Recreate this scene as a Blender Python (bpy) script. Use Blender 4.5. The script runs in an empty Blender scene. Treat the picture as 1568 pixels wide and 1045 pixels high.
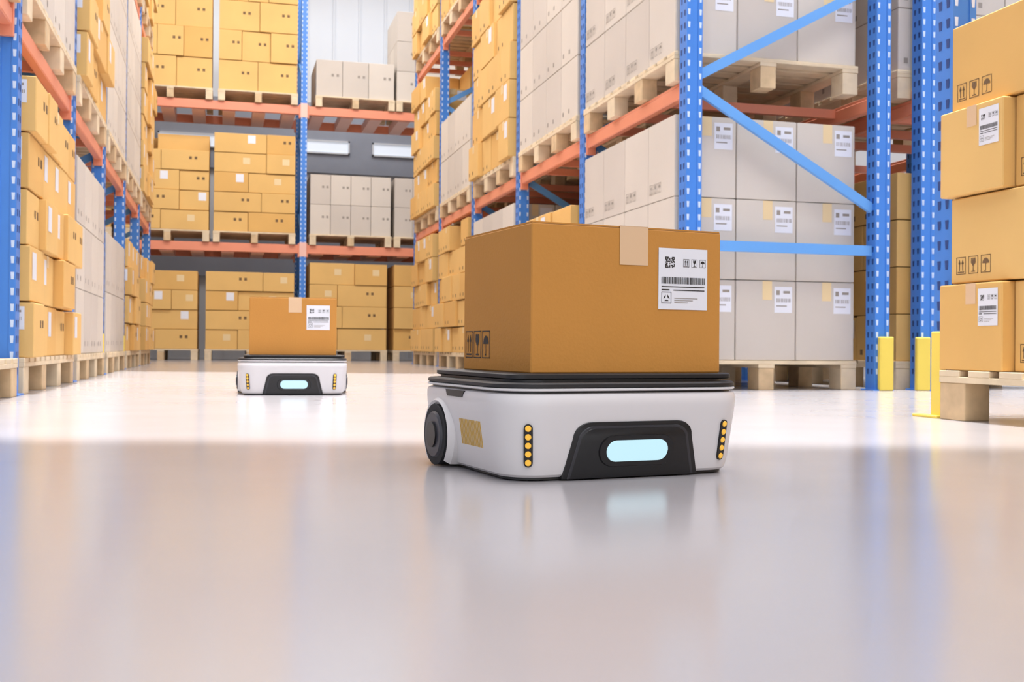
import bpy, math, random
from mathutils import Vector, Matrix

scene = bpy.context.scene
try:
    scene.view_settings.view_transform = 'Standard'
    scene.view_settings.look = 'None'
except Exception:
    pass
scene.view_settings.exposure = 0.0

# ------------------------------------------------------------------ materials
def lin(c):
    c = c / 255.0
    return c / 12.92 if c <= 0.04045 else ((c + 0.055) / 1.055) ** 2.4

def mat(name, rgb, rough=0.6, metal=0.0, var=0.0, vscale=4.0, bump=0.0, bscale=60.0,
        emit=None, estr=0.0, spec=0.5, coat=0.0):
    m = bpy.data.materials.new(name)
    m.use_nodes = True
    nt = m.node_tree
    b = nt.nodes["Principled BSDF"]
    col = (lin(rgb[0]), lin(rgb[1]), lin(rgb[2]), 1)
    b.inputs["Base Color"].default_value = col
    b.inputs["Roughness"].default_value = rough
    b.inputs["Metallic"].default_value = metal
    b.inputs["Specular IOR Level"].default_value = spec
    b.inputs["Coat Weight"].default_value = coat
    tc = nt.nodes.new("ShaderNodeTexCoord")
    if var > 0:
        n = nt.nodes.new("ShaderNodeTexNoise")
        n.inputs["Scale"].default_value = vscale
        n.inputs["Detail"].default_value = 5
        nt.links.new(tc.outputs["Object"], n.inputs["Vector"])
        r = nt.nodes.new("ShaderNodeValToRGB")
        r.color_ramp.elements[0].position = 0.3
        r.color_ramp.elements[1].position = 0.7
        lo = [max(0, c * (1 - var)) for c in col[:3]] + [1]
        hi = [min(1, c * (1 + var)) for c in col[:3]] + [1]
        r.color_ramp.elements[0].color = lo
        r.color_ramp.elements[1].color = hi
        nt.links.new(n.outputs["Fac"], r.inputs["Fac"])
        nt.links.new(r.outputs["Color"], b.inputs["Base Color"])
    if bump > 0:
        n2 = nt.nodes.new("ShaderNodeTexNoise")
        n2.inputs["Scale"].default_value = bscale
        n2.inputs["Detail"].default_value = 4
        nt.links.new(tc.outputs["Object"], n2.inputs["Vector"])
        bp = nt.nodes.new("ShaderNodeBump")
        bp.inputs["Strength"].default_value = bump
        bp.inputs["Distance"].default_value = 0.01
        nt.links.new(n2.outputs["Fac"], bp.inputs["Height"])
        nt.links.new(bp.outputs["Normal"], b.inputs["Normal"])
    if emit:
        b.inputs["Emission Color"].default_value = (lin(emit[0]), lin(emit[1]), lin(emit[2]), 1)
        b.inputs["Emission Strength"].default_value = estr
    return m

M = {}
M['carton'] = mat("cardboard_ochre", (195, 134, 57), 0.75, var=0.04, vscale=3, bump=0.08, bscale=150)
M['cartonY'] = mat("cardboard_yellow", (224, 181, 110), 0.8, var=0.05, vscale=2)  # rack cardboard tones are lightened in colour to stand for haze
M['cartonY2'] = mat("cardboard_amber", (219, 172, 99), 0.8, var=0.05, vscale=2)
M['cartonB'] = mat("cardboard_beige", (209, 199, 187), 0.8, var=0.03, vscale=2)
M['cartonB2'] = mat("cardboard_grey", (200, 190, 179), 0.8, var=0.03, vscale=2)
M['tape'] = mat("kraft_tape", (220, 184, 146), 0.45)
M['tapeY'] = mat("kraft_tape_yellow", (230, 204, 156), 0.5)
M['label'] = mat("label_paper", (230, 230, 236), 0.5)
M['ink'] = mat("ink", (38, 32, 30), 0.6)
M['inkb'] = mat("ink_brown", (112, 84, 54), 0.7)
M['inkg'] = mat("ink_grey", (150, 140, 130), 0.7)
M['seam'] = mat("carton_seam", (120, 84, 44), 0.8)
M['wood'] = mat("pallet_wood", (222, 202, 170), 0.75, var=0.12, vscale=7, bump=0.1, bscale=40)
M['wood2'] = mat("pallet_wood_block", (207, 179, 140), 0.8, var=0.15, vscale=12)
M['blue'] = mat("rack_blue_paint", (66, 130, 214), 0.4, var=0.03)
M['blue2'] = mat("rack_brace_blue", (102, 163, 228), 0.4)
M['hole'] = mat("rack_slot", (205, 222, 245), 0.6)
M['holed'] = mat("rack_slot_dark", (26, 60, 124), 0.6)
M['orange'] = mat("rack_orange_paint", (230, 144, 112), 0.4, var=0.03)
M['plate'] = mat("beam_plate", (238, 192, 178), 0.45)
M['yellow'] = mat("guard_yellow", (244, 216, 92), 0.45)
M['shell'] = mat("robot_white_shell", (217, 213, 214), 0.36, coat=0.15)
M['black'] = mat("robot_black", (20, 19, 21), 0.38)
M['black2'] = mat("robot_deck_black", (30, 28, 30), 0.5)
M['dgrey'] = mat("robot_dark_grey", (48, 47, 52), 0.4)
M['rubber'] = mat("tyre_rubber", (30, 30, 34), 0.7)
M['hub'] = mat("wheel_hub", (58, 58, 66), 0.4)
M['lamp'] = mat("robot_lamp", (120, 150, 160), 0.3, emit=(196, 234, 243), estr=0.8)
M['amber'] = mat("amber_led", (246, 190, 70), 0.3, emit=(250, 190, 60), estr=0.25)
M['amberg'] = mat("amber_grille", (205, 165, 80), 0.5)
M['wall'] = mat("wall_paint", (214, 218, 224), 0.7, var=0.02, vscale=.6)
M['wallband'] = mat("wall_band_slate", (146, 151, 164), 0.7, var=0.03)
M['glass'] = mat("window_pane", (210, 218, 228), 0.2, emit=(215, 222, 235), estr=0.55)
M['ceil'] = mat("ceiling_paint", (230, 231, 234), 0.8)

# floor: sealed polished concrete
def floor_mat():
    m = bpy.data.materials.new("polished_concrete")
    m.use_nodes = True
    nt = m.node_tree
    b = nt.nodes["Principled BSDF"]
    tc = nt.nodes.new("ShaderNodeTexCoord")
    n = nt.nodes.new("ShaderNodeTexNoise")
    n.inputs["Scale"].default_value = 0.9
    n.inputs["Detail"].default_value = 6
    n.inputs["Roughness"].default_value = 0.55
    nt.links.new(tc.outputs["Object"], n.inputs["Vector"])
    r = nt.nodes.new("ShaderNodeValToRGB")
    r.color_ramp.elements[0].position = 0.3
    r.color_ramp.elements[1].position = 0.7
    r.color_ramp.elements[0].color = (lin(172), lin(168), lin(170), 1)
    r.color_ramp.elements[1].color = (lin(177), lin(173), lin(175), 1)
    nt.links.new(n.outputs["Fac"], r.inputs["Fac"])
    nt.links.new(r.outputs["Color"], b.inputs["Base Color"])
    n2 = nt.nodes.new("ShaderNodeTexNoise")
    n2.inputs["Scale"].default_value = 3
    n2.inputs["Detail"].default_value = 5
    nt.links.new(tc.outputs["Object"], n2.inputs["Vector"])
    mr = nt.nodes.new("ShaderNodeMapRange")
    mr.inputs["To Min"].default_value = 0.15
    mr.inputs["To Max"].default_value = 0.20
    nt.links.new(n2.outputs["Fac"], mr.inputs["Value"])
    nt.links.new(mr.outputs["Result"], b.inputs["Roughness"])
    b.inputs["Specular IOR Level"].default_value = 0.42
    return m
M['floor'] = floor_mat()

# ------------------------------------------------------------------ mesh builder
class MB:
    def __init__(self):
        self.v = []; self.f = []; self.m = []; self.mats = []
    def mi(self, k):
        if k not in self.mats: self.mats.append(k)
        return self.mats.index(k)
    def face(self, pts, k):
        i = len(self.v)
        self.v += [tuple(p) for p in pts]
        self.f.append(tuple(range(i, i + len(pts)))); self.m.append(self.mi(k))
    def idx(self, pts, faces, k):
        i = len(self.v)
        self.v += [tuple(p) for p in pts]
        mi = self.mi(k)
        for f in faces:
            self.f.append(tuple(i + a for a in f)); self.m.append(mi)
    def box(self, x0, x1, y0, y1, z0, z1, k):
        p = [(x0,y0,z0),(x1,y0,z0),(x1,y1,z0),(x0,y1,z0),(x0,y0,z1),(x1,y0,z1),(x1,y1,z1),(x0,y1,z1)]
        self.idx(p, [(0,3,2,1),(4,5,6,7),(0,1,5,4),(1,2,6,5),(2,3,7,6),(3,0,4,7)], k)
    def cbox(self, x0, x1, y0, y1, z0, z1, k, b=0.004):
        c = Vector(((x0+x1)/2,(y0+y1)/2,(z0+z1)/2)); h = Vector(((x1-x0)/2,(y1-y0)/2,(z1-z0)/2))
        P = []; I = {}
        for sx in (-1,1):
            for sy in (-1,1):
                for sz in (-1,1):
                    s = (sx,sy,sz)
                    for ax in range(3):
                        q = [s[i]*(h[i]-b) for i in range(3)]; q[ax] = s[ax]*h[ax]
                        I[(sx,sy,sz,ax)] = len(P); P.append(Vector(q))
        F = []
        def add(f):
            a,bb,cc = P[f[0]],P[f[1]],P[f[2]]
            n = (bb-a).cross(cc-bb)
            ce = sum((P[i] for i in f), Vector())/len(f)
            F.append(tuple(f) if n.dot(ce) > 0 else tuple(reversed(f)))
        for ax in range(3):
            o = [i for i in range(3) if i != ax]
            for s in (-1,1):
                l = []
                for (p,q) in ((-1,-1),(1,-1),(1,1),(-1,1)):
                    t = [0,0,0]; t[ax]=s; t[o[0]]=p; t[o[1]]=q
                    l.append(I[(t[0],t[1],t[2],ax)])
                add(l)
            for p in (-1,1):
                for q in (-1,1):
                    t1=[0,0,0]; t1[ax]=-1; t1[o[0]]=p; t1[o[1]]=q
                    t2=list(t1); t2[ax]=1
                    add([I[(*t1,o[0])],I[(*t2,o[0])],I[(*t2,o[1])],I[(*t1,o[1])]])
        for sx in (-1,1):
            for sy in (-1,1):
                for sz in (-1,1):
                    add([I[(sx,sy,sz,0)],I[(sx,sy,sz,1)],I[(sx,sy,sz,2)]])
        self.idx([p+c for p in P], F, k)
    def bar(self, a, b, wy, t, k, up=None):
        a = Vector(a); b = Vector(b); d = (b-a).normalized()
        u = Vector(up) if up else Vector((0,1,0))
        s = d.cross(u).normalized()
        u = s.cross(d).normalized()
        P = []
        for e in (a,b):
            for (i,j) in ((-1,-1),(1,-1),(1,1),(-1,1)):
                P.append(e + s*i*wy/2 + u*j*t/2)
        self.idx(P, [(0,1,2,3),(7,6,5,4),(0,4,5,1),(1,5,6,2),(2,6,7,3),(3,7,4,0)], k)
    def cyl(self, c, axis, r, l, k, n=24, r2=None):
        c = Vector(c); ax = Vector(axis).normalized()
        s = ax.orthogonal().normalized(); t = ax.cross(s)
        r2 = r if r2 is None else r2
        P = []
        for e,rr in ((-l/2,r),(l/2,r2)):
            for i in range(n):
                a = 2*math.pi*i/n
                P.append(c + ax*e + (s*math.cos(a)+t*math.sin(a))*rr)
        F = [tuple(reversed(range(n))), tuple(range(n,2*n))]
        for i in range(n):
            j=(i+1)%n
            F.append((i,j,n+j,n+i))
        self.idx(P,F,k)
    def loft(self, rings, k, cap0=True, cap1=True):
        n = len(rings[0]); P = [p for r in rings for p in r]; F = []
        for a in range(len(rings)-1):
            for i in range(n):
                j=(i+1)%n
                F.append((a*n+i,a*n+j,(a+1)*n+j,(a+1)*n+i))
        if cap0: F.append(tuple(reversed(range(n))))
        if cap1: F.append(tuple(range((len(rings)-1)*n,len(rings)*n)))
        self.idx(P,F,k)
    def obj(self, name, smooth=False, loc=(0,0,0), rot=0.0, parent=None):
        me = bpy.data.meshes.new(name)
        me.from_pydata(self.v, [], self.f)
        for k in self.mats: me.materials.append(M[k])
        me.polygons.foreach_set("material_index", self.m)
        me.update()
        if smooth:
            me.polygons.foreach_set("use_smooth", [True]*len(me.polygons))
            try: me.set_sharp_from_angle(angle=math.radians(32))
            except Exception: pass
        o = bpy.data.objects.new(name, me)
        o.location = loc; o.rotation_euler = (0,0,rot)
        scene.collection.objects.link(o)
        if parent: o.parent = parent
        return o

class Face:
    """2-D drawing frame on a carton face; u to the right, v up, metres."""
    def __init__(self, mb, o, U, N, w, h):
        self.mb=mb; self.o=Vector(o); self.U=Vector(U); self.V=Vector((0,0,1)); self.N=Vector(N); self.w=w; self.h=h
    def p(self,u,v,off): return self.o+self.U*u+self.V*v+self.N*off
    def rect(self,u0,v0,u1,v1,k,off=0.0012):
        self.mb.face([self.p(u0,v0,off),self.p(u1,v0,off),self.p(u1,v1,off),self.p(u0,v1,off)],k)
    def poly(self,pts,k,off=0.0012):
        self.mb.face([self.p(u,v,off) for u,v in pts],k)

def icon(F,kind,u,v,w,h,k,off=0.0012):
    t=w*0.05
    F.rect(u,v,u+w,v+t,k,off); F.rect(u,v+h-t,u+w,v+h,k,off)
    F.rect(u,v,u+t,v+h,k,off); F.rect(u+w-t,v,u+w,v+h,k,off)
    c=u+w/2
    if kind==0:
        for s in (-1,1):
            x=c+s*w*0.17
            F.rect(x-w*.04,v+h*.22,x+w*.04,v+h*.65,k,off)
            F.poly([(x-w*.13,v+h*.6),(x+w*.13,v+h*.6),(x,v+h*.88)],k,off)
        F.rect(u+w*.15,v+h*.1,u+w*.85,v+h*.16,k,off)
    elif kind==1:
        F.poly([(c-w*.06,v+h*.45),(c+w*.06,v+h*.45),(c+w*.24,v+h*.62),(c+w*.22,v+h*.88),(c+w*.03,v+h*.88),(c-w*.02,v+h*.74),(c-w*.05,v+h*.88),(c-w*.22,v+h*.88),(c-w*.24,v+h*.62)],k,off)
        F.rect(c-w*.035,v+h*.16,c+w*.035,v+h*.46,k,off)
        F.rect(c-w*.2,v+h*.1,c+w*.2,v+h*.16,k,off)
    else:
        pts=[(c+w*.34*math.cos(a),v+h*.52+h*.3*math.sin(a)) for a in [math.pi*i/10 for i in range(11)]]
        F.poly(pts,k,off)
        F.rect(c-w*.025,v+h*.14,c+w*.025,v+h*.54,k,off)
        F.rect(c-w*.14,v+h*.1,c+w*.025,v+h*.15,k,off)

def label(F,u,v,w,h,lod,rng,off=0.0015):
    F.rect(u,v,u+w,v+h,'label',off)
    o2=off+0.0008
    if lod==0: return
    if lod==1:
        x=u+w*.1
        F.rect(u+w*.1,v+h*.68,u+w*.3,v+h*.86,'inkg',o2)
        F.rect(u+w*.5,v+h*.74,u+w*.88,v+h*.84,'inkg',o2)
        while x<u+w*.9:
            b=w*rng.uniform(.012,.035); F.rect(x,v+h*.4,x+b,v+h*.55,'inkg',o2); x+=b+w*rng.uniform(.02,.05)
        F.rect(u+w*.1,v+h*.24,u+w*.7,v+h*.28,'inkg',o2)
        return
    q=w*.19; n=11; c=q/n; qx=u+w*.13; qy=v+h*.68
    for i in range(n):
        for j in range(n):
            if (i<3 and j<3) or (i<3 and j>=n-3) or (i>=n-3 and j>=n-3):
                ii=i if i<3 else i-(n-3); jj=j if j<3 else j-(n-3)
                on = not (ii==1 and jj==1)
            else: on=rng.random()<.5
            if on: F.rect(qx+i*c,qy+j*c,qx+(i+1)*c,qy+(j+1)*c,'ink',o2)
    for i in range(3):
        icon(F,i,u+w*(.5+.17*i),v+h*.7,w*.12,h*.13,'ink',o2)
    x=u+w*.06
    while x<u+w*.94:
        b=w*rng.choice([.006,.01,.016]); F.rect(x,v+h*.42,x+b,v+h*.53,'ink',o2); x+=b+w*rng.choice([.006,.009,.014])
    F.rect(u+w*.06,v+h*.365,u+w*.94,v+h*.38,'ink',o2)
    F.rect(u+w*.06,v+h*.31,u+w*.22,v+h*.33,'ink',o2)
    F.rect(u+w*.3,v+h*.31,u+w*.94,v+h*.325,'ink',o2)
    bx,by,bw=u+w*.06,v+h*.1,w*.2; t=bw*.05
    for r in ((bx,by,bx+bw,by+t),(bx,by+bw-t,bx+bw,by+bw),(bx,by,bx+t,by+bw),(bx+bw-t,by,bx+bw,by+bw)):
        F.rect(*r,'ink',o2)
    cx,cy=bx+bw/2,by+bw*.46
    for k in range(3):
        a=math.pi/2+k*2*math.pi/3; b=a+2*math.pi/3
        A=(cx+bw*.33*math.cos(a+.35),cy+bw*.33*math.sin(a+.35)); B=(cx+bw*.33*math.cos(b-.35),cy+bw*.33*math.sin(b-.35))
        C=(cx+bw*.17*math.cos(b-.5),cy+bw*.17*math.sin(b-.5)); D=(cx+bw*.17*math.cos(a+.5),cy+bw*.17*math.sin(a+.5))
        F.poly([A,B,C,D],'ink',o2)
    for i in range(3):
        F.rect(u+w*.32,v+h*(.11+.035*i),u+w*(.6+.1*((i*7)%3)),v+h*(.12+.035*i),'inkg',o2)

def deco(F,mode,lod,rng,ink,tape='tapeY'):
    w,h=F.w,F.h
    if 't' in mode:
        F.rect(w*.44,h*.76,w*.44+min(.07,w*.16),h*.998,tape,.001)
    if 'l' in mode:
        lw=min(.12,w*.3); lh=min(.16,h*.42)
        label(F,w*.64,h*.93-lh,lw,lh,lod,rng)
    if 'm' in mode:
        lw=min(.12,w*.3); lh=min(.15,h*.5)
        label(F,w*.12,h*.9-lh,lw,lh,0,rng)
    if 'i' in mode:
        s=min(.05,w*.14)
        for i in range(3):
            if lod>0: icon(F,i,w*.06+i*s*1.3,h*.1,s,s*1.25,ink)
            elif i!=1: F.rect(w*.1+i*s*1.5,h*.12,w*.1+i*s*1.5+s*.6,h*.12+s*.7,ink)
    if 'k' in mode:
        s=min(.045,w*.12)
        for i in (0,1): F.rect(w*.58+i*s*1.8,h*.55,w*.58+i*s*1.8+s*.9,h*.55+s,ink)
    if 'p' in mode:   # pale packing-list pouch
        F.rect(w*.55,h*.45,w*.55+.11,h*.45+.10,'tapeY')

def carton(mb,x0,x1,y0,y1,z0,z1,k,faces,lod,rng,b=.004,tape='tapeY'):
    mb.cbox(x0,x1,y0,y1,z0,z1,k,b)
    ink='inkb' if k.startswith('cartonY') or k=='carton' else 'inkg'
    for s,md in faces.items():
        if s=='-y': F=Face(mb,(x0,y0,z0),(1,0,0),(0,-1,0),x1-x0,z1-z0)
        elif s=='-x': F=Face(mb,(x0,y1,z0),(0,-1,0),(-1,0,0),y1-y0,z1-z0)
        elif s=='+x': F=Face(mb,(x1,y0,z0),(0,1,0),(1,0,0),y1-y0,z1-z0)
        deco(F,md,lod,rng,ink,tape)

def splits(a,b,n,jit,rng):
    s=[a+(b-a)*i/n for i in range(n+1)]
    for i in range(1,n): s[i]+=rng.uniform(-jit,jit)*(b-a)/n
    return s

def stack(x0,x1,y0,y1,z0,nx,ny,rows,rh,kind,aisle,seed,lod=0,jit=0.0,drop=0.0,modes=None,lp=.5,ymode=None):
    rng=random.Random(seed); mb=MB(); g=.003
    for r in range(rows):
        if kind=='Y':
            ay=max(1,ny-(r%2 if aisle else 0)); axn=nx
            sy=splits(y0,y1,ay,.18 if aisle else 0,rng)
            if aisle: sx=splits(x0,x1,axn,0,rng)
            elif nx==2:
                f=rng.choice([.36,.42,.58,.64]); sx=[x0,x0+(x1-x0)*f,x1]
            else: sx=splits(x0,x1,axn-((r+1)%2),.15,rng)
        else:
            sx=splits(x0,x1,nx,0,rng); sy=splits(y0,y1,ny,0,rng)
        for i in range(len(sx)-1):
            for j in range(len(sy)-1):
                if drop and r==rows-1 and rng.random()<drop: continue
                a0,a1,b0,b1=sx[i]+g,sx[i+1]-g,sy[j]+g,sy[j+1]-g
                if not (i in (0,len(sx)-2) or j in (0,len(sy)-2) or r==rows-1): continue
                fc={}
                if kind=='Y': k=rng.choice(['cartonY','cartonY','cartonY2','cartonY'])
                else: k=rng.choice(['cartonB','cartonB','cartonB2'])
                hz=rh-.004 - (rng.uniform(0,.01) if kind=='Y' else 0)
                if j==0:
                    b0-=rng.uniform(0,jit) if not aisle else 0
                    if ymode: fc['-y']=ymode
                    elif kind=='Y' and not aisle: fc['-y']=rng.choice(['l','k','p','p','k'])
                    else:
                        fc['-y']='tl' if rng.random()<lp else ('tk' if kind=='Y' else 'k')
                if aisle==-1 and i==0:
                    a0-=rng.uniform(0,jit)
                    fc['-x']=modes if modes else rng.choice(['i','tl','i','ti'])
                if aisle==1 and i==len(sx)-2:
                    a1+=rng.uniform(0,jit)
                    fc['+x']=modes if modes else rng.choice(['k','m','tm','k','m'])
                carton(mb,a0,a1,b0,b1,z0+r*rh,z0+r*rh+hz,k,fc,lod,rng)
    return mb.obj("stacked_cartons")

PH=0.18
def pallet(x0,x1,y0,y1,z0,along='x'):
    mb=MB(); h=PH-.002
    W=x1-x0; D=y1-y0
    t=.022
    n=max(5,int(D/.15))
    bw=D/n*.72
    for i in range(n):
        y=y0+bw/2+(D-bw)*i/(n-1)
        mb.cbox(x0,x1,y-bw/2,y+bw/2,z0+h-t,z0+h,'wood',.002)
    bwk=.11
    for i in range(3):
        x=x0+bwk/2+(W-bwk)*i/2
        mb.cbox(x-bwk/2,x+bwk/2,y0,y1,z0+h-2*t,z0+h-t,'wood',.002)
        m=max(3,int(round(D/.55))+1)
        for j in range(m):
            y=y0+.07+(D-.14)*j/(m-1)
            mb.cbox(x-bwk/2+.003,x+bwk/2-.003,y-.068,y+.068,z0,z0+h-2*t,'wood2' if (i+j)%2 else 'wood',.003)
    return mb.obj("wooden_pallet")

# ------------------------------------------------------------------ racks
LEV=[(1.74,1.84),(4.0,4.1)]
TOP=6.7
def post(mb,x,y,inward,guard):
    s=.05
    mb.box(x-s+.012,x+s-.012,y-s+.004,y+s-.004,0,TOP,'blue')
    mb.box(x-s,x-s+.028,y-s,y+s,0,TOP,'blue'); mb.box(x+s-.028,x+s,y-s,y+s,0,TOP,'blue')
    mb.box(x-s-.02,x+s+.02,y-s-.02,y+s+.02,0,.008,'blue')
    z=.1
    while z<TOP-.05:
        for dx in (-.036,.036):
            for sy in (-1,1):
                yy=y+sy*(s+.0012)
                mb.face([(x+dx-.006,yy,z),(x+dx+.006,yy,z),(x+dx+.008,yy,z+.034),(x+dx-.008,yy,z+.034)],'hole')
        for dy in (-.022,.022):
            for sx in (-1,1):
                xx=x+sx*(s+.0012)
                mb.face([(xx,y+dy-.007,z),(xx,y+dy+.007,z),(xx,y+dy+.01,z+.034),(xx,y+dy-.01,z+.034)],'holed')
        z+=.075
    if guard in ('front','frontl'):
        gx=x+(.014 if guard=='front' else -.045)
        mb.cbox(gx-.048,gx+.048,y-s-.034,y-s-.001,0,.33,'yellow',.006)
    elif guard=='side':
        ox=x-inward*(s+.035)
        mb.cbox(ox-.012,ox+.012,y-.055,y+.005,0,.32,'yellow',.004)
        mb.cbox(ox-.03,ox+.012,y-.055,y+.09,0,.01,'yellow',.002)

def braces_x(mb,xf,xb,y):
    sg=1 if xb>xf else -1
    a=xf+sg*.045; b=xb-sg*.045
    up=(0,1,0)
    mb.bar((a,y,.86),(b,y,.86),.062,.03,'blue2',up)
    pts=[(b,1.12),(a,1.78),(a,1.86),(b,2.50),(b,2.58),(a,3.24),(a,3.32),(b,3.98),(b,4.06),(a,4.7),(a,4.78),(b,5.44),(b,5.52),(a,6.18)]
    for i in range(0,len(pts)-1,2):
        mb.bar((pts[i][0],y,pts[i][1]),(pts[i+1][0],y,pts[i+1][1]),.058,.028,'blue2',up)

def rack_y(xf,xb,ys,gs,gb=None):
    mb=MB(); sg=1 if xb>xf else -1
    for i,y in enumerate(ys):
        post(mb,xf,y,sg,gs[i]); post(mb,xb,y,sg,gb if i==0 else None)
        braces_x(mb,xf,xb,y)
    for (z0,z1) in LEV:
        for i in range(len(ys)-1):
            for x in (xf,xb):
                mb.cbox(x-.028,x+.028,ys[i]+.05,ys[i+1]-.05,z0,z1-.02,'orange',.006)
                mb.cbox(x-.02,x+.02,ys[i]+.05,ys[i+1]-.05,z1-.02,z1,'orange',.003)
                for yy in (ys[i]+.065,ys[i+1]-.065):
                    mb.cbox(x-.035,x+.035,yy-.014,yy+.014,z0-.05,z1+.05,'orange',.003)
            for k in range(3):
                yy=ys[i]+(ys[i+1]-ys[i])*(k+1)/4
                mb.box(min(xf,xb)+.03,max(xf,xb)-.03,yy-.02,yy+.02,z0+.03,z1-.012,'orange')
    return mb.obj("pallet_rack")

def rack_x(yf,yb,xs):
    mb=MB()
    for x in xs:
        post(mb,x,yf,1,None); post(mb,x,yb,1,None)
        z=.6
        a=yf+.05;b=yb-.05
        while z<TOP-.8:
            mb.bar((x,a,z),(x,b,z+.6),.05,.028,'blue2',(1,0,0)); mb.bar((x,b,z+.66),(x,a,z+1.2),.05,.028,'blue2',(1,0,0)); z+=1.3
    for (z0,z1) in LEV:
        for i in range(len(xs)-1):
            for y in (yf,yb):
                mb.cbox(xs[i]+.05,xs[i+1]-.05,y-.03,y+.03,z0,z1+.04,'orange',.006)
                for xx in (xs[i]+.065,xs[i+1]-.065):
                    mb.cbox(xx-.015,xx+.015,y-.037,y+.037,z0-.06,z1+.06,'orange',.003)
            n=6
            for k in range(n):
                xx=xs[i]+(xs[i+1]-xs[i])*(k+.5)/n
                mb.box(xx-.1,xx+.1,yf+.03,yb-.03,z0-.01,z1+.035,'plate')
        for x in xs:
            mb.cbox(x-.055,x+.055,yf-.056,yf-.048,z0-.05,z1+.08,'plate',.001)
    return mb.obj("pallet_rack")

YR=[5.85+1.85*i for i in range(6)]
YL=[3.70,5.55]+[7.5+1.85*i for i in range(5)]
YN=[-2.08,-.23,1.62,3.47]
XB=[-4.44,-1.61,1.22,4.05,6.88]
F6=['front']*6
rack_y(2.64,3.90,YR,F6,'front'); rack_y(4.22,5.48,YR,['frontl']+F6[1:],'front')
rack_y(-1.0,-2.26,YL,[None,None]+F6[:5],None)
rack_y(2.64,3.90,YN,[None,None,None,'side'],None); rack_y(4.22,5.48,YN,[None]*4,None)
rack_x(17.8,19.0,XB)
B1=1.842; B2=4.102

seed=[10]
def load_y(xa,xb,y0,y1,zb,kind,rows,rh,aisle,nx=3,ny=4,lod=0,jit=.0,drop=0,modes=None,lp=.6,pal=None,ymode=None):
    seed[0]+=1
    px0,px1=(min(xa,xb),max(xa,xb))
    pallet(px0-.01,px1+.01,y0-.0,y1-.003,zb)
    if rows==0: return
    return stack(px0,px1,y0+.01,y1-.01,zb+PH,nx,ny,rows,rh,kind,aisle,seed[0],lod,jit,drop,modes,lp,ymode)

R0,R1=2.58,3.80
specR={
 0:(('B',3,.49),('B',4,.465),('B',3,.48)),
 1:(('Y',4,.29),('B',4,.465),('B',3,.48)),
 2:(('B',3,.47),('Y',5,.36),('Y',5,.3)),
 3:(('Y',5,.3),('B',2,.5),('Y',5,.3)),
 4:(('Y',5,.3),('Y',6,.3),('Y',6,.3)),
}
for b,(l0,l1,l2) in specR.items():
    y0=YR[b]+.085; y1=YR[b+1]-.085
    for (kd,n,rh),zb in ((l0,0),(l1,B1),(l2,B2)):
        if kd=='B':
            load_y(R0,R1,y0,y1,zb,'B',n,rh,-1,3,4,lod=1 if b==0 else 0,modes='i',lp=1.0,ymode='tl')
        else:
            load_y(R0,R1,y0,y1,zb,'Y',n,rh,-1,3,4,jit=.07,drop=.25)
for b in range(0,5):
    y0=YR[b]+.085; y1=YR[b+1]-.085
    load_y(4.1,5.3,y0,y1,0,'Y',4,.3,-1,3,4,lod=0)
    load_y(4.1,5.3,y0,y1,B1,'Y' if b%2 else 'B',4,.4,-1,3,3,lod=0,ymode='i')
L0,L1=-.94,-2.16
specL={0:(('Y',0,.275),('B',4,.465),('B',2,.5)),
 1:(('Y',5,.275),('B',4,.465),('B',2,.5)),
 2:(('B',3,.44),('Y',6,.3),('Y',4,.3)),
 3:(('B',2,.5),('B',4,.465),('B',3,.48)),
 4:(('Y',4,.28),('B',4,.46),('B',3,.48)),
 5:(('Y',4,.28),('Y',6,.3),('Y',5,.3))}
for b,(l0,l1,l2) in specL.items():
    y0=YL[b]+.085; y1=YL[b+1]-.085
    for (kd,n,rh),zb in ((l0,0),(l1,B1),(l2,B2)):
        if kd=='B': load_y(L0,L1,y0,y1,zb,'B',n,rh,1,3,4,modes='i')
        else: load_y(L0,L1,y0,y1,zb,'Y',n,rh,1,3,5 if b==1 else 4,lod=1 if b==1 else 0,jit=.07,drop=.2 if b>1 else 0)
for b in (0,1,2):
    y0=YN[b]+.085;y1=YN[b+1]-.085
    load_y(4.1,5.3,y0,y1,0,'B',3,.44,-1,3,4,modes='i')
    if b<2: load_y(2.58,3.8,y0,y1,0,'Y',4,.31,-1,3,4,jit=.03)
def near_stack():
    mb=MB(); rng=random.Random(5)
    pallet(2.52,3.8,1.72,3.395,0)
    z=PH
    rh=.312
    for r in range(4):
        if r%2==0: cuts=[3.405,3.07,2.58,2.2,1.76]; xs0=[2.525,2.57,2.545,2.56]
        else: cuts=[3.38,2.86,2.34,1.76]; xs0=[2.555,2.55,2.56]
        for i in range(len(cuts)-1):
            y1=cuts[i]-.003;y0=cuts[i+1]+.003
            md='tl' if (r%2==0 and i==0) else 'i'
            xs=[xs0[i],2.98,3.38,3.78]
            for q in range(3):
                carton(mb,xs[q]+(.003 if q else 0),xs[q+1]-.003,y0,y1,z+r*rh,z+(r+1)*rh-.006,'cartonY2' if (r+i)%3==0 else 'cartonY',
                       {'-x':md} if q==0 else {},2 if i<2 else 1,rng,tape='tape')
    return mb.obj("stacked_cartons")
near_stack()

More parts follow.
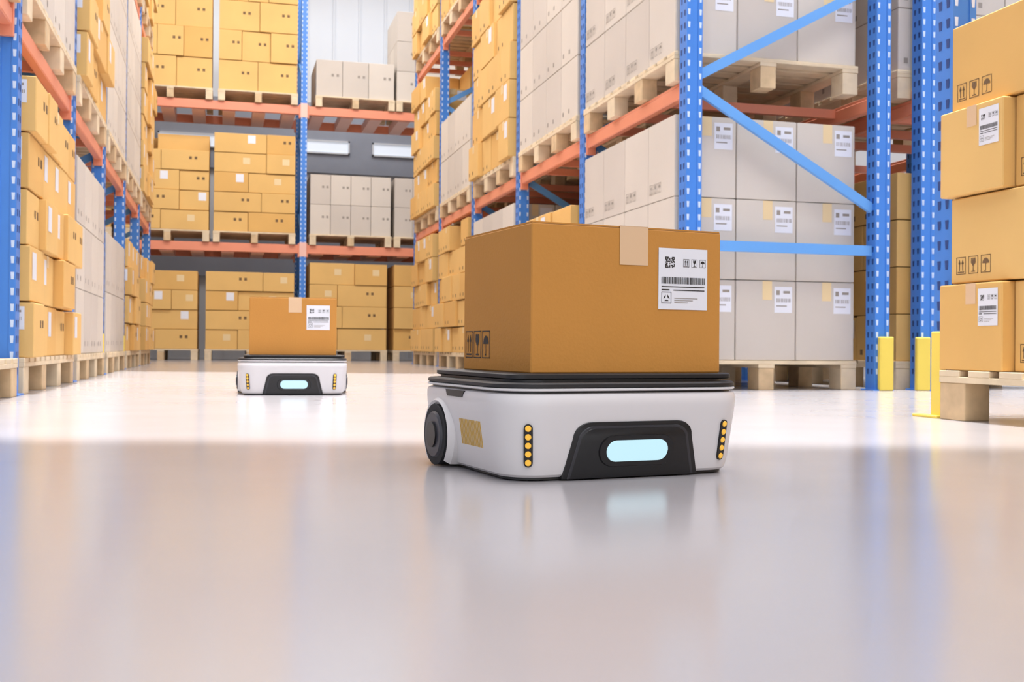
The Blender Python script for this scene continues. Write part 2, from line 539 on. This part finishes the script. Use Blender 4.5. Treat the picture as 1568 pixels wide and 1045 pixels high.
def load_x(x0,x1,zb,kind,rows,rh,nx,lp=.5,drop=.0,ymode=None,jit=.05):
    seed[0]+=1
    pallet(x0,x1,17.72,18.94,zb)
    stack(x0+.01,x1-.01,17.76,18.9,zb+PH,nx,3,rows,rh,kind,0,seed[0],0,jit if kind=='Y' else 0,drop,None,lp,ymode)
Bb1=LEV[0][1]+.042; Bb2=LEV[1][1]+.042
sl0=[(-4.3,-3.1),(-2.97,-1.70),(-1.52,-.40),(-.30,1.10),(1.32,2.60),(2.70,3.95),(4.15,5.4),(5.5,6.75)]
sl1=[(-4.3,-3.1),(-2.97,-1.70),(-1.52,-.24),(-.19,1.10),(1.32,2.66),(2.70,3.95),(4.15,5.4),(5.5,6.75)]
sl2=[(-4.3,-3.1),(-2.97,-1.70),(-1.50,-.21),(-.13,1.12),(1.40,2.70),(2.72,3.95),(4.15,5.4),(5.5,6.75)]
for i in range(8):
    a,b=sl0[i]; load_x(a,b,0,'Y',4,.31 if i<4 else .355,2,lp=.45)
    a,b=sl1[i]
    if i in (4,5): load_x(a,b,Bb1,'B',2,.49,4,ymode='k')
    else: load_x(a,b,Bb1,'Y',5,.315,2,lp=.45,drop=.15)
    a,b=sl2[i]
    if i==4: load_x(a,b,Bb2,'B',1,.6,3,ymode='k')
    elif i==5: load_x(a,b,Bb2,'B',3,.5,3,ymode='k')
    else: load_x(a,b,Bb2,'Y',4,.48,3,ymode='k')

# ------------------------------------------------------------------ room
def simple(name,x0,x1,y0,y1,z0,z1,k):
    mb=MB(); mb.box(x0,x1,y0,y1,z0,z1,k); return mb.obj(name)
simple("floor",-7,10,-8,21.2,-.1,0,'floor')
simple("wall_left",-7.2,-7,-8,21.2,0,8,'wall')
simple("wall_right",10,10.2,-8,21.2,0,8,'wall')
simple("ceiling",-7.2,10.2,-8,21.4,8,8.2,'ceil')
mb=MB()
mb.box(-7,10,21.2,21.4,0,8,'wall')
x=-7
while x<10:
    mb.box(x,x+.03,21.17,21.2,0,8,'wall'); x+=.5
mb.obj("wall_back")
simple("dark_band_1",-7,10,21.12,21.169,3.6,4.95,'wallband')  # dark band painted for the decking and shade under the upper beam
simple("dark_band_2",-7,10,21.12,21.169,1.55,2.25,'wallband')  # added dark band, darkens the gap over the ground stacks
for i,x in enumerate([-3.2,-1.2,.8,2.8,4.8]):
    mb=MB()
    mb.box(x,x+1.5,21.10,21.118,4.0,4.2,'glass')
    for e in (x-.03,x+1.5): mb.box(e,e+.03,21.08,21.118,3.97,4.23,'wall')
    mb.box(x-.03,x+1.53,21.08,21.118,3.97,4.0,'wall'); mb.box(x-.03,x+1.53,21.08,21.118,4.2,4.23,'wall')
    mb.obj("window_%d"%(i+1))

# ------------------------------------------------------------------ robot
def rring(a,b,r,z,cx=0,cy=0,n=8):
    pts=[]
    for (sx,sy,a0) in ((1,-1,-90),(1,1,0),(-1,1,90),(-1,-1,180)):
        for i in range(n+1):
            t=math.radians(a0+90*i/n)
            pts.append((cx+sx*(a-r)+r*math.cos(t),cy+sy*(b-r)+r*math.sin(t),z))
    return pts
RA,RB,RR=.271,.25,.09
def inset(z): return max(0,.020*(1-z/.135))
def robot(loc,rot):
    root=bpy.data.objects.new("warehouse_robot",None); scene.collection.objects.link(root)
    root.location=loc; root.rotation_euler=(0,0,rot)
    mb=MB()
    zs=[(.007,.026),(.012,.020)]+[(z,inset(z)) for z in (.03,.06,.09,.12,.14)]+[(.156,0),(.162,.003),(.164,.008)]
    mb.loft([rring(RA-i,RB-i,RR-i,z) for z,i in zs],'shell')
    mb.loft([rring(RA-i,RB-i,RR-i,z) for z,i in ((.168,.004),(.1695,.001),(.172,.001),(.1735,.004))],'shell')
    mb.obj("body_shell",True,parent=root)
    mb=MB()
    mb.loft([rring(RA-.012,RB-.012,RR-.012,z) for z in (.1642,.1678)],'black')
    mb.loft([rring(RA-i,RB-i,RR-i,z) for z,i in ((.1737,.006),(.1755,.002),(.181,.002),(.184,.006))],'black2')
    mb.loft([rring(RA-i,RB-i,RR-i,z) for z,i in ((.1842,.03),(.189,.03))],'black')
    mb.loft([rring(.25-i,.215-i,.03,z,0.008,0.005) for z,i in ((.189,.004),(.191,0),(.198,0),(.2,.003))],'black2')
    mb.loft([rring(RA-.03,RB-.03,RR-.03,z) for z in (.002,.008)],'black')
    mb.obj("top_deck",True,parent=root)
    mb=MB()
    def P(x,z,d): return (x,-(RB-inset(z))-d,z)
    def panel(poly,d0,d1,k,bev=.0):
        n=len(poly); cx=sum(p[0] for p in poly)/n; cz=sum(p[1] for p in poly)/n
        rings=[[P(x,z,d0) for x,z in poly],[P(x,z,d1-bev) for x,z in poly]]
        if bev:
            rings.append([P(x+(cx-x)*.02,z+(cz-z)*.03,d1) for x,z in poly])
        mb.loft(rings,k)
    def arch(wb,wt,h0,h1,r):
        pts=[(-wb,h0),(wb,h0)]
        for i in range(9):
            t=math.radians(90*i/8)
            pts.append((wt-r+r*math.cos(t)+(.0),h1-r*.8+r*.8*math.sin(t)))
        for i in range(9):
            t=math.radians(90+90*i/8)
            pts.append((-wt+r+r*math.cos(t),h1-r*.8+r*.8*math.sin(t)))
        return pts
    panel(arch(.149,.130,.003,.110,.036),-.02,.003,'black',.001)
    panel(arch(.139,.121,.003,.102,.032),.0,.0048,'dgrey',.001)
    panel(arch(.134,.116,.003,.098,.03),.0,.0056,'black',.001)
    def caps(cx,cz,L,r,n=12):
        pts=[]
        for i in range(n+1):
            t=math.radians(-90+180*i/n); pts.append((cx+L+r*math.cos(t),cz+r*math.sin(t)))
        for i in range(n+1):
            t=math.radians(90+180*i/n); pts.append((cx-L+r*math.cos(t),cz+r*math.sin(t)))
        return pts
    panel(caps(.006,.054,.053,.030),.0,.009,'black',.003)
    mb.obj("front_panel",True,parent=root)
    mb=MB()
    panel(caps(.006,.054,.047,.0205),.008,.0115,'lamp',.002)
    mb.obj("front_light",True,parent=root)
    mb=MB()
    for s in (-1,1):
        th=math.radians(17 if s>0 else 27)
        nrm=Vector((s*math.sin(th),-math.cos(th),0)); tan=Vector((math.cos(th)*1.0,s*math.sin(th),0))
        def Q(u,z,d):
            i=inset(z); c=Vector((s*(RA-RR),-(RB-RR),0)); return c+nrm*(RR-i+d)+tan*u+Vector((0,0,z))
        pts=[]
        L,r,cz=.032,.0085,.068
        for i in range(9):
            t=math.radians(180*i/8); pts.append((r*math.cos(t),cz+L+r*math.sin(t)))
        for i in range(9):
            t=math.radians(180+180*i/8); pts.append((r*math.cos(t),cz-L+r*math.sin(t)))
        mb.loft([[Q(u,z,-.01) for u,z in pts],[Q(u,z,.0035) for u,z in pts]],'black')
        for q in range(5):
            z=cz+L-q*2*L/4
            ring=[(.0062*math.cos(2*math.pi*i/14),z+.0062*math.sin(2*math.pi*i/14)) for i in range(14)]
            mb.loft([[Q(u,zz,.003) for u,zz in ring],[Q(u*.8,z+(zz-z)*.8,.0055) for u,zz in ring]],'amber')
    mb.obj("corner_led_strips",False,parent=root)
    mb=MB()
    for s in (-1,1):
        def S(y,z,d): return (s*(RA-inset(z)+d),y,z)
        n=15
        for i in range(n):
            y=-.115+.105*i/(n-1)
            pts=[(y-.0016,.055),(y+.0016,.055),(y+.0016,.106),(y-.0016,.106)]
            mb.loft([[S(a,b,-.003) for a,b in pts],[S(a,b,.0012) for a,b in pts]],'amberg')
        pts=[(-.035,.149),(.05,.149),(.058,.162),(-.043,.162)]
        mb.loft([[S(a,b,-.004) for a,b in pts],[S(a,b,.0015) for a,b in pts]],'black')
    mb.obj("side_grilles",False,parent=root)
    mb=MB()
    for s in (-1,1):
        wx=s*(RA-.014); wy=.105; r=.064
        mb.cyl((wx,wy,r+.001),(s,0,0),r,.044,'rubber',40)
        mb.cyl((wx+s*.024,wy,r+.001),(s,0,0),r*.78,.006,'hub',36,r*.72)
        mb.cyl((wx+s*.028,wy,r+.001),(s,0,0),r*.42,.006,'black',30)
        rings=[]
        for i in range(25):
            t=math.radians(-45+275*i/24)
            c,sn=math.cos(t),math.sin(t)
            def W(rr,xx): return (wx+s*xx,wy-rr*c,r+.001+rr*sn)
            rings.append([W(r+.003,-.03),W(r+.003,.016),W(r+.008,.020),W(r+.018,.008),W(r+.02,-.03)])
        P_=[];F_=[];n=5
        for rg in rings: P_+=rg
        for a in range(len(rings)-1):
            for i in range(n):
                j=(i+1)%n; F_.append((a*n+i,a*n+j,(a+1)*n+j,(a+1)*n+i))
        F_.append(tuple(range(n))); F_.append(tuple(range((len(rings)-1)*n,len(rings)*n)))
        P_=[(p[0],p[1],max(p[2],.006)) for p in P_]
        P_=[(p[0],p[1],min(p[2],.158)) for p in P_]
        mb.idx(P_,F_,'shell')
    mb.obj("drive_wheels",True,parent=root)
    return root

def cargo(w,d,h,loc,rot,lod=2):
    mb=MB(); rng=random.Random(3)
    mb.cbox(-w/2,w/2,-d/2,d/2,0,h,'carton',.0025)
    tw=w*.15
    tx=w*.02
    mb.box(-w/2+.002,tx-.0008,-d/2+.002,d/2-.002,h,h+.003,'carton')
    mb.box(tx+.0008,w/2-.002,-d/2+.002,d/2-.002,h,h+.003,'carton')
    mb.box(tx-tw/2,tx+tw/2,-d/2-.0012,d/2+.0012,h+.003,h+.0038,'tape')
    F=Face(mb,(-w/2,-d/2,0),(1,0,0),(0,-1,0),w,h)
    F.rect(w/2+tx-tw/2,h*.745,w/2+tx+tw/2,h+.0035,'tape',.0012)
    F.rect(.002,h-.0012,w-.002,h-.0002,'seam',.0006)
    label(F,w*.652,h*.445,w*.27,h*.43,2,rng)
    G=Face(mb,(-w/2,d/2,0),(0,-1,0),(-1,0,0),d,h)
    for i in range(3): icon(G,i,d*(.04+.135*i),h*.09,d*.115,h*.2,'ink')
    H=Face(mb,(w/2,-d/2,0),(0,1,0),(1,0,0),d,h)
    for i in range(3): icon(H,i,d*(.04+.135*i),h*.09,d*.115,h*.2,'ink')
    return mb.obj("shipping_carton",False,loc,rot)

A=math.radians(9)
bc=Vector((.749,2.177,0)); xd=Vector((math.cos(A),math.sin(A),0))
robot(bc-xd*.028,A)
cargo(.43,.35,.288,(bc.x,bc.y,.2),A)
A2=math.radians(-3)
c2=Vector((.345,5.70,0))
robot(c2,A2)
cargo(.43,.35,.288,(c2.x,c2.y,.2),A2)

# ------------------------------------------------------------------ lights
def area(name,loc,sx,sy,e,rot=(0,0,0),spread=180,col=(1,1,1)):
    l=bpy.data.lights.new(name,'AREA'); l.shape='RECTANGLE'; l.size=sx; l.size_y=sy; l.energy=e
    l.spread=math.radians(spread); l.color=col
    o=bpy.data.objects.new(name,l); o.location=loc; o.rotation_euler=rot; scene.collection.objects.link(o)
    return o
for i,(x,y,e) in enumerate(((4.0,-3,440),(4.0,2.0,450),(1.3,8,590),(1.3,13.5,640),(1.3,18.5,290))):
    area("ceiling_light",(x,y,7.85),9,2.2,e,col=(.985,.99,1))
PSI=math.radians(14.96)
d0=2.78; D=7.0
cz=d0+D/2
area("floor_pool_light",(cz*math.sin(PSI)+.0,cz*math.cos(PSI),6.8),9,D,430,rot=(0,0,-PSI),spread=4)  # added narrow-beam light, shaped to throw the bright pool on the floor

w=bpy.data.worlds.new("world"); scene.world=w; w.use_nodes=True
bg=w.node_tree.nodes["Background"]; bg.inputs[0].default_value=(.96,.98,1,1); bg.inputs[1].default_value=1.58

# ------------------------------------------------------------------ camera
cam=bpy.data.cameras.new("camera"); co=bpy.data.objects.new("camera",cam); scene.collection.objects.link(co)
cam.sensor_width=36; cam.lens=1650/1568*36; cam.clip_start=.02
p=.0055
Fw=Vector((math.sin(PSI)*math.cos(p),math.cos(PSI)*math.cos(p),math.sin(p)))
Rt=Vector((math.cos(PSI),-math.sin(PSI),0)); Up=Rt.cross(Fw)
m=Matrix((Rt,Up,-Fw)).transposed().to_4x4()
m=Matrix.Translation((0,0,.25))@m@Matrix.Rotation(.008,4,'Z')
co.matrix_world=m
cam.dof.use_dof=True; cam.dof.focus_distance=2.1; cam.dof.aperture_fstop=11
scene.camera=co
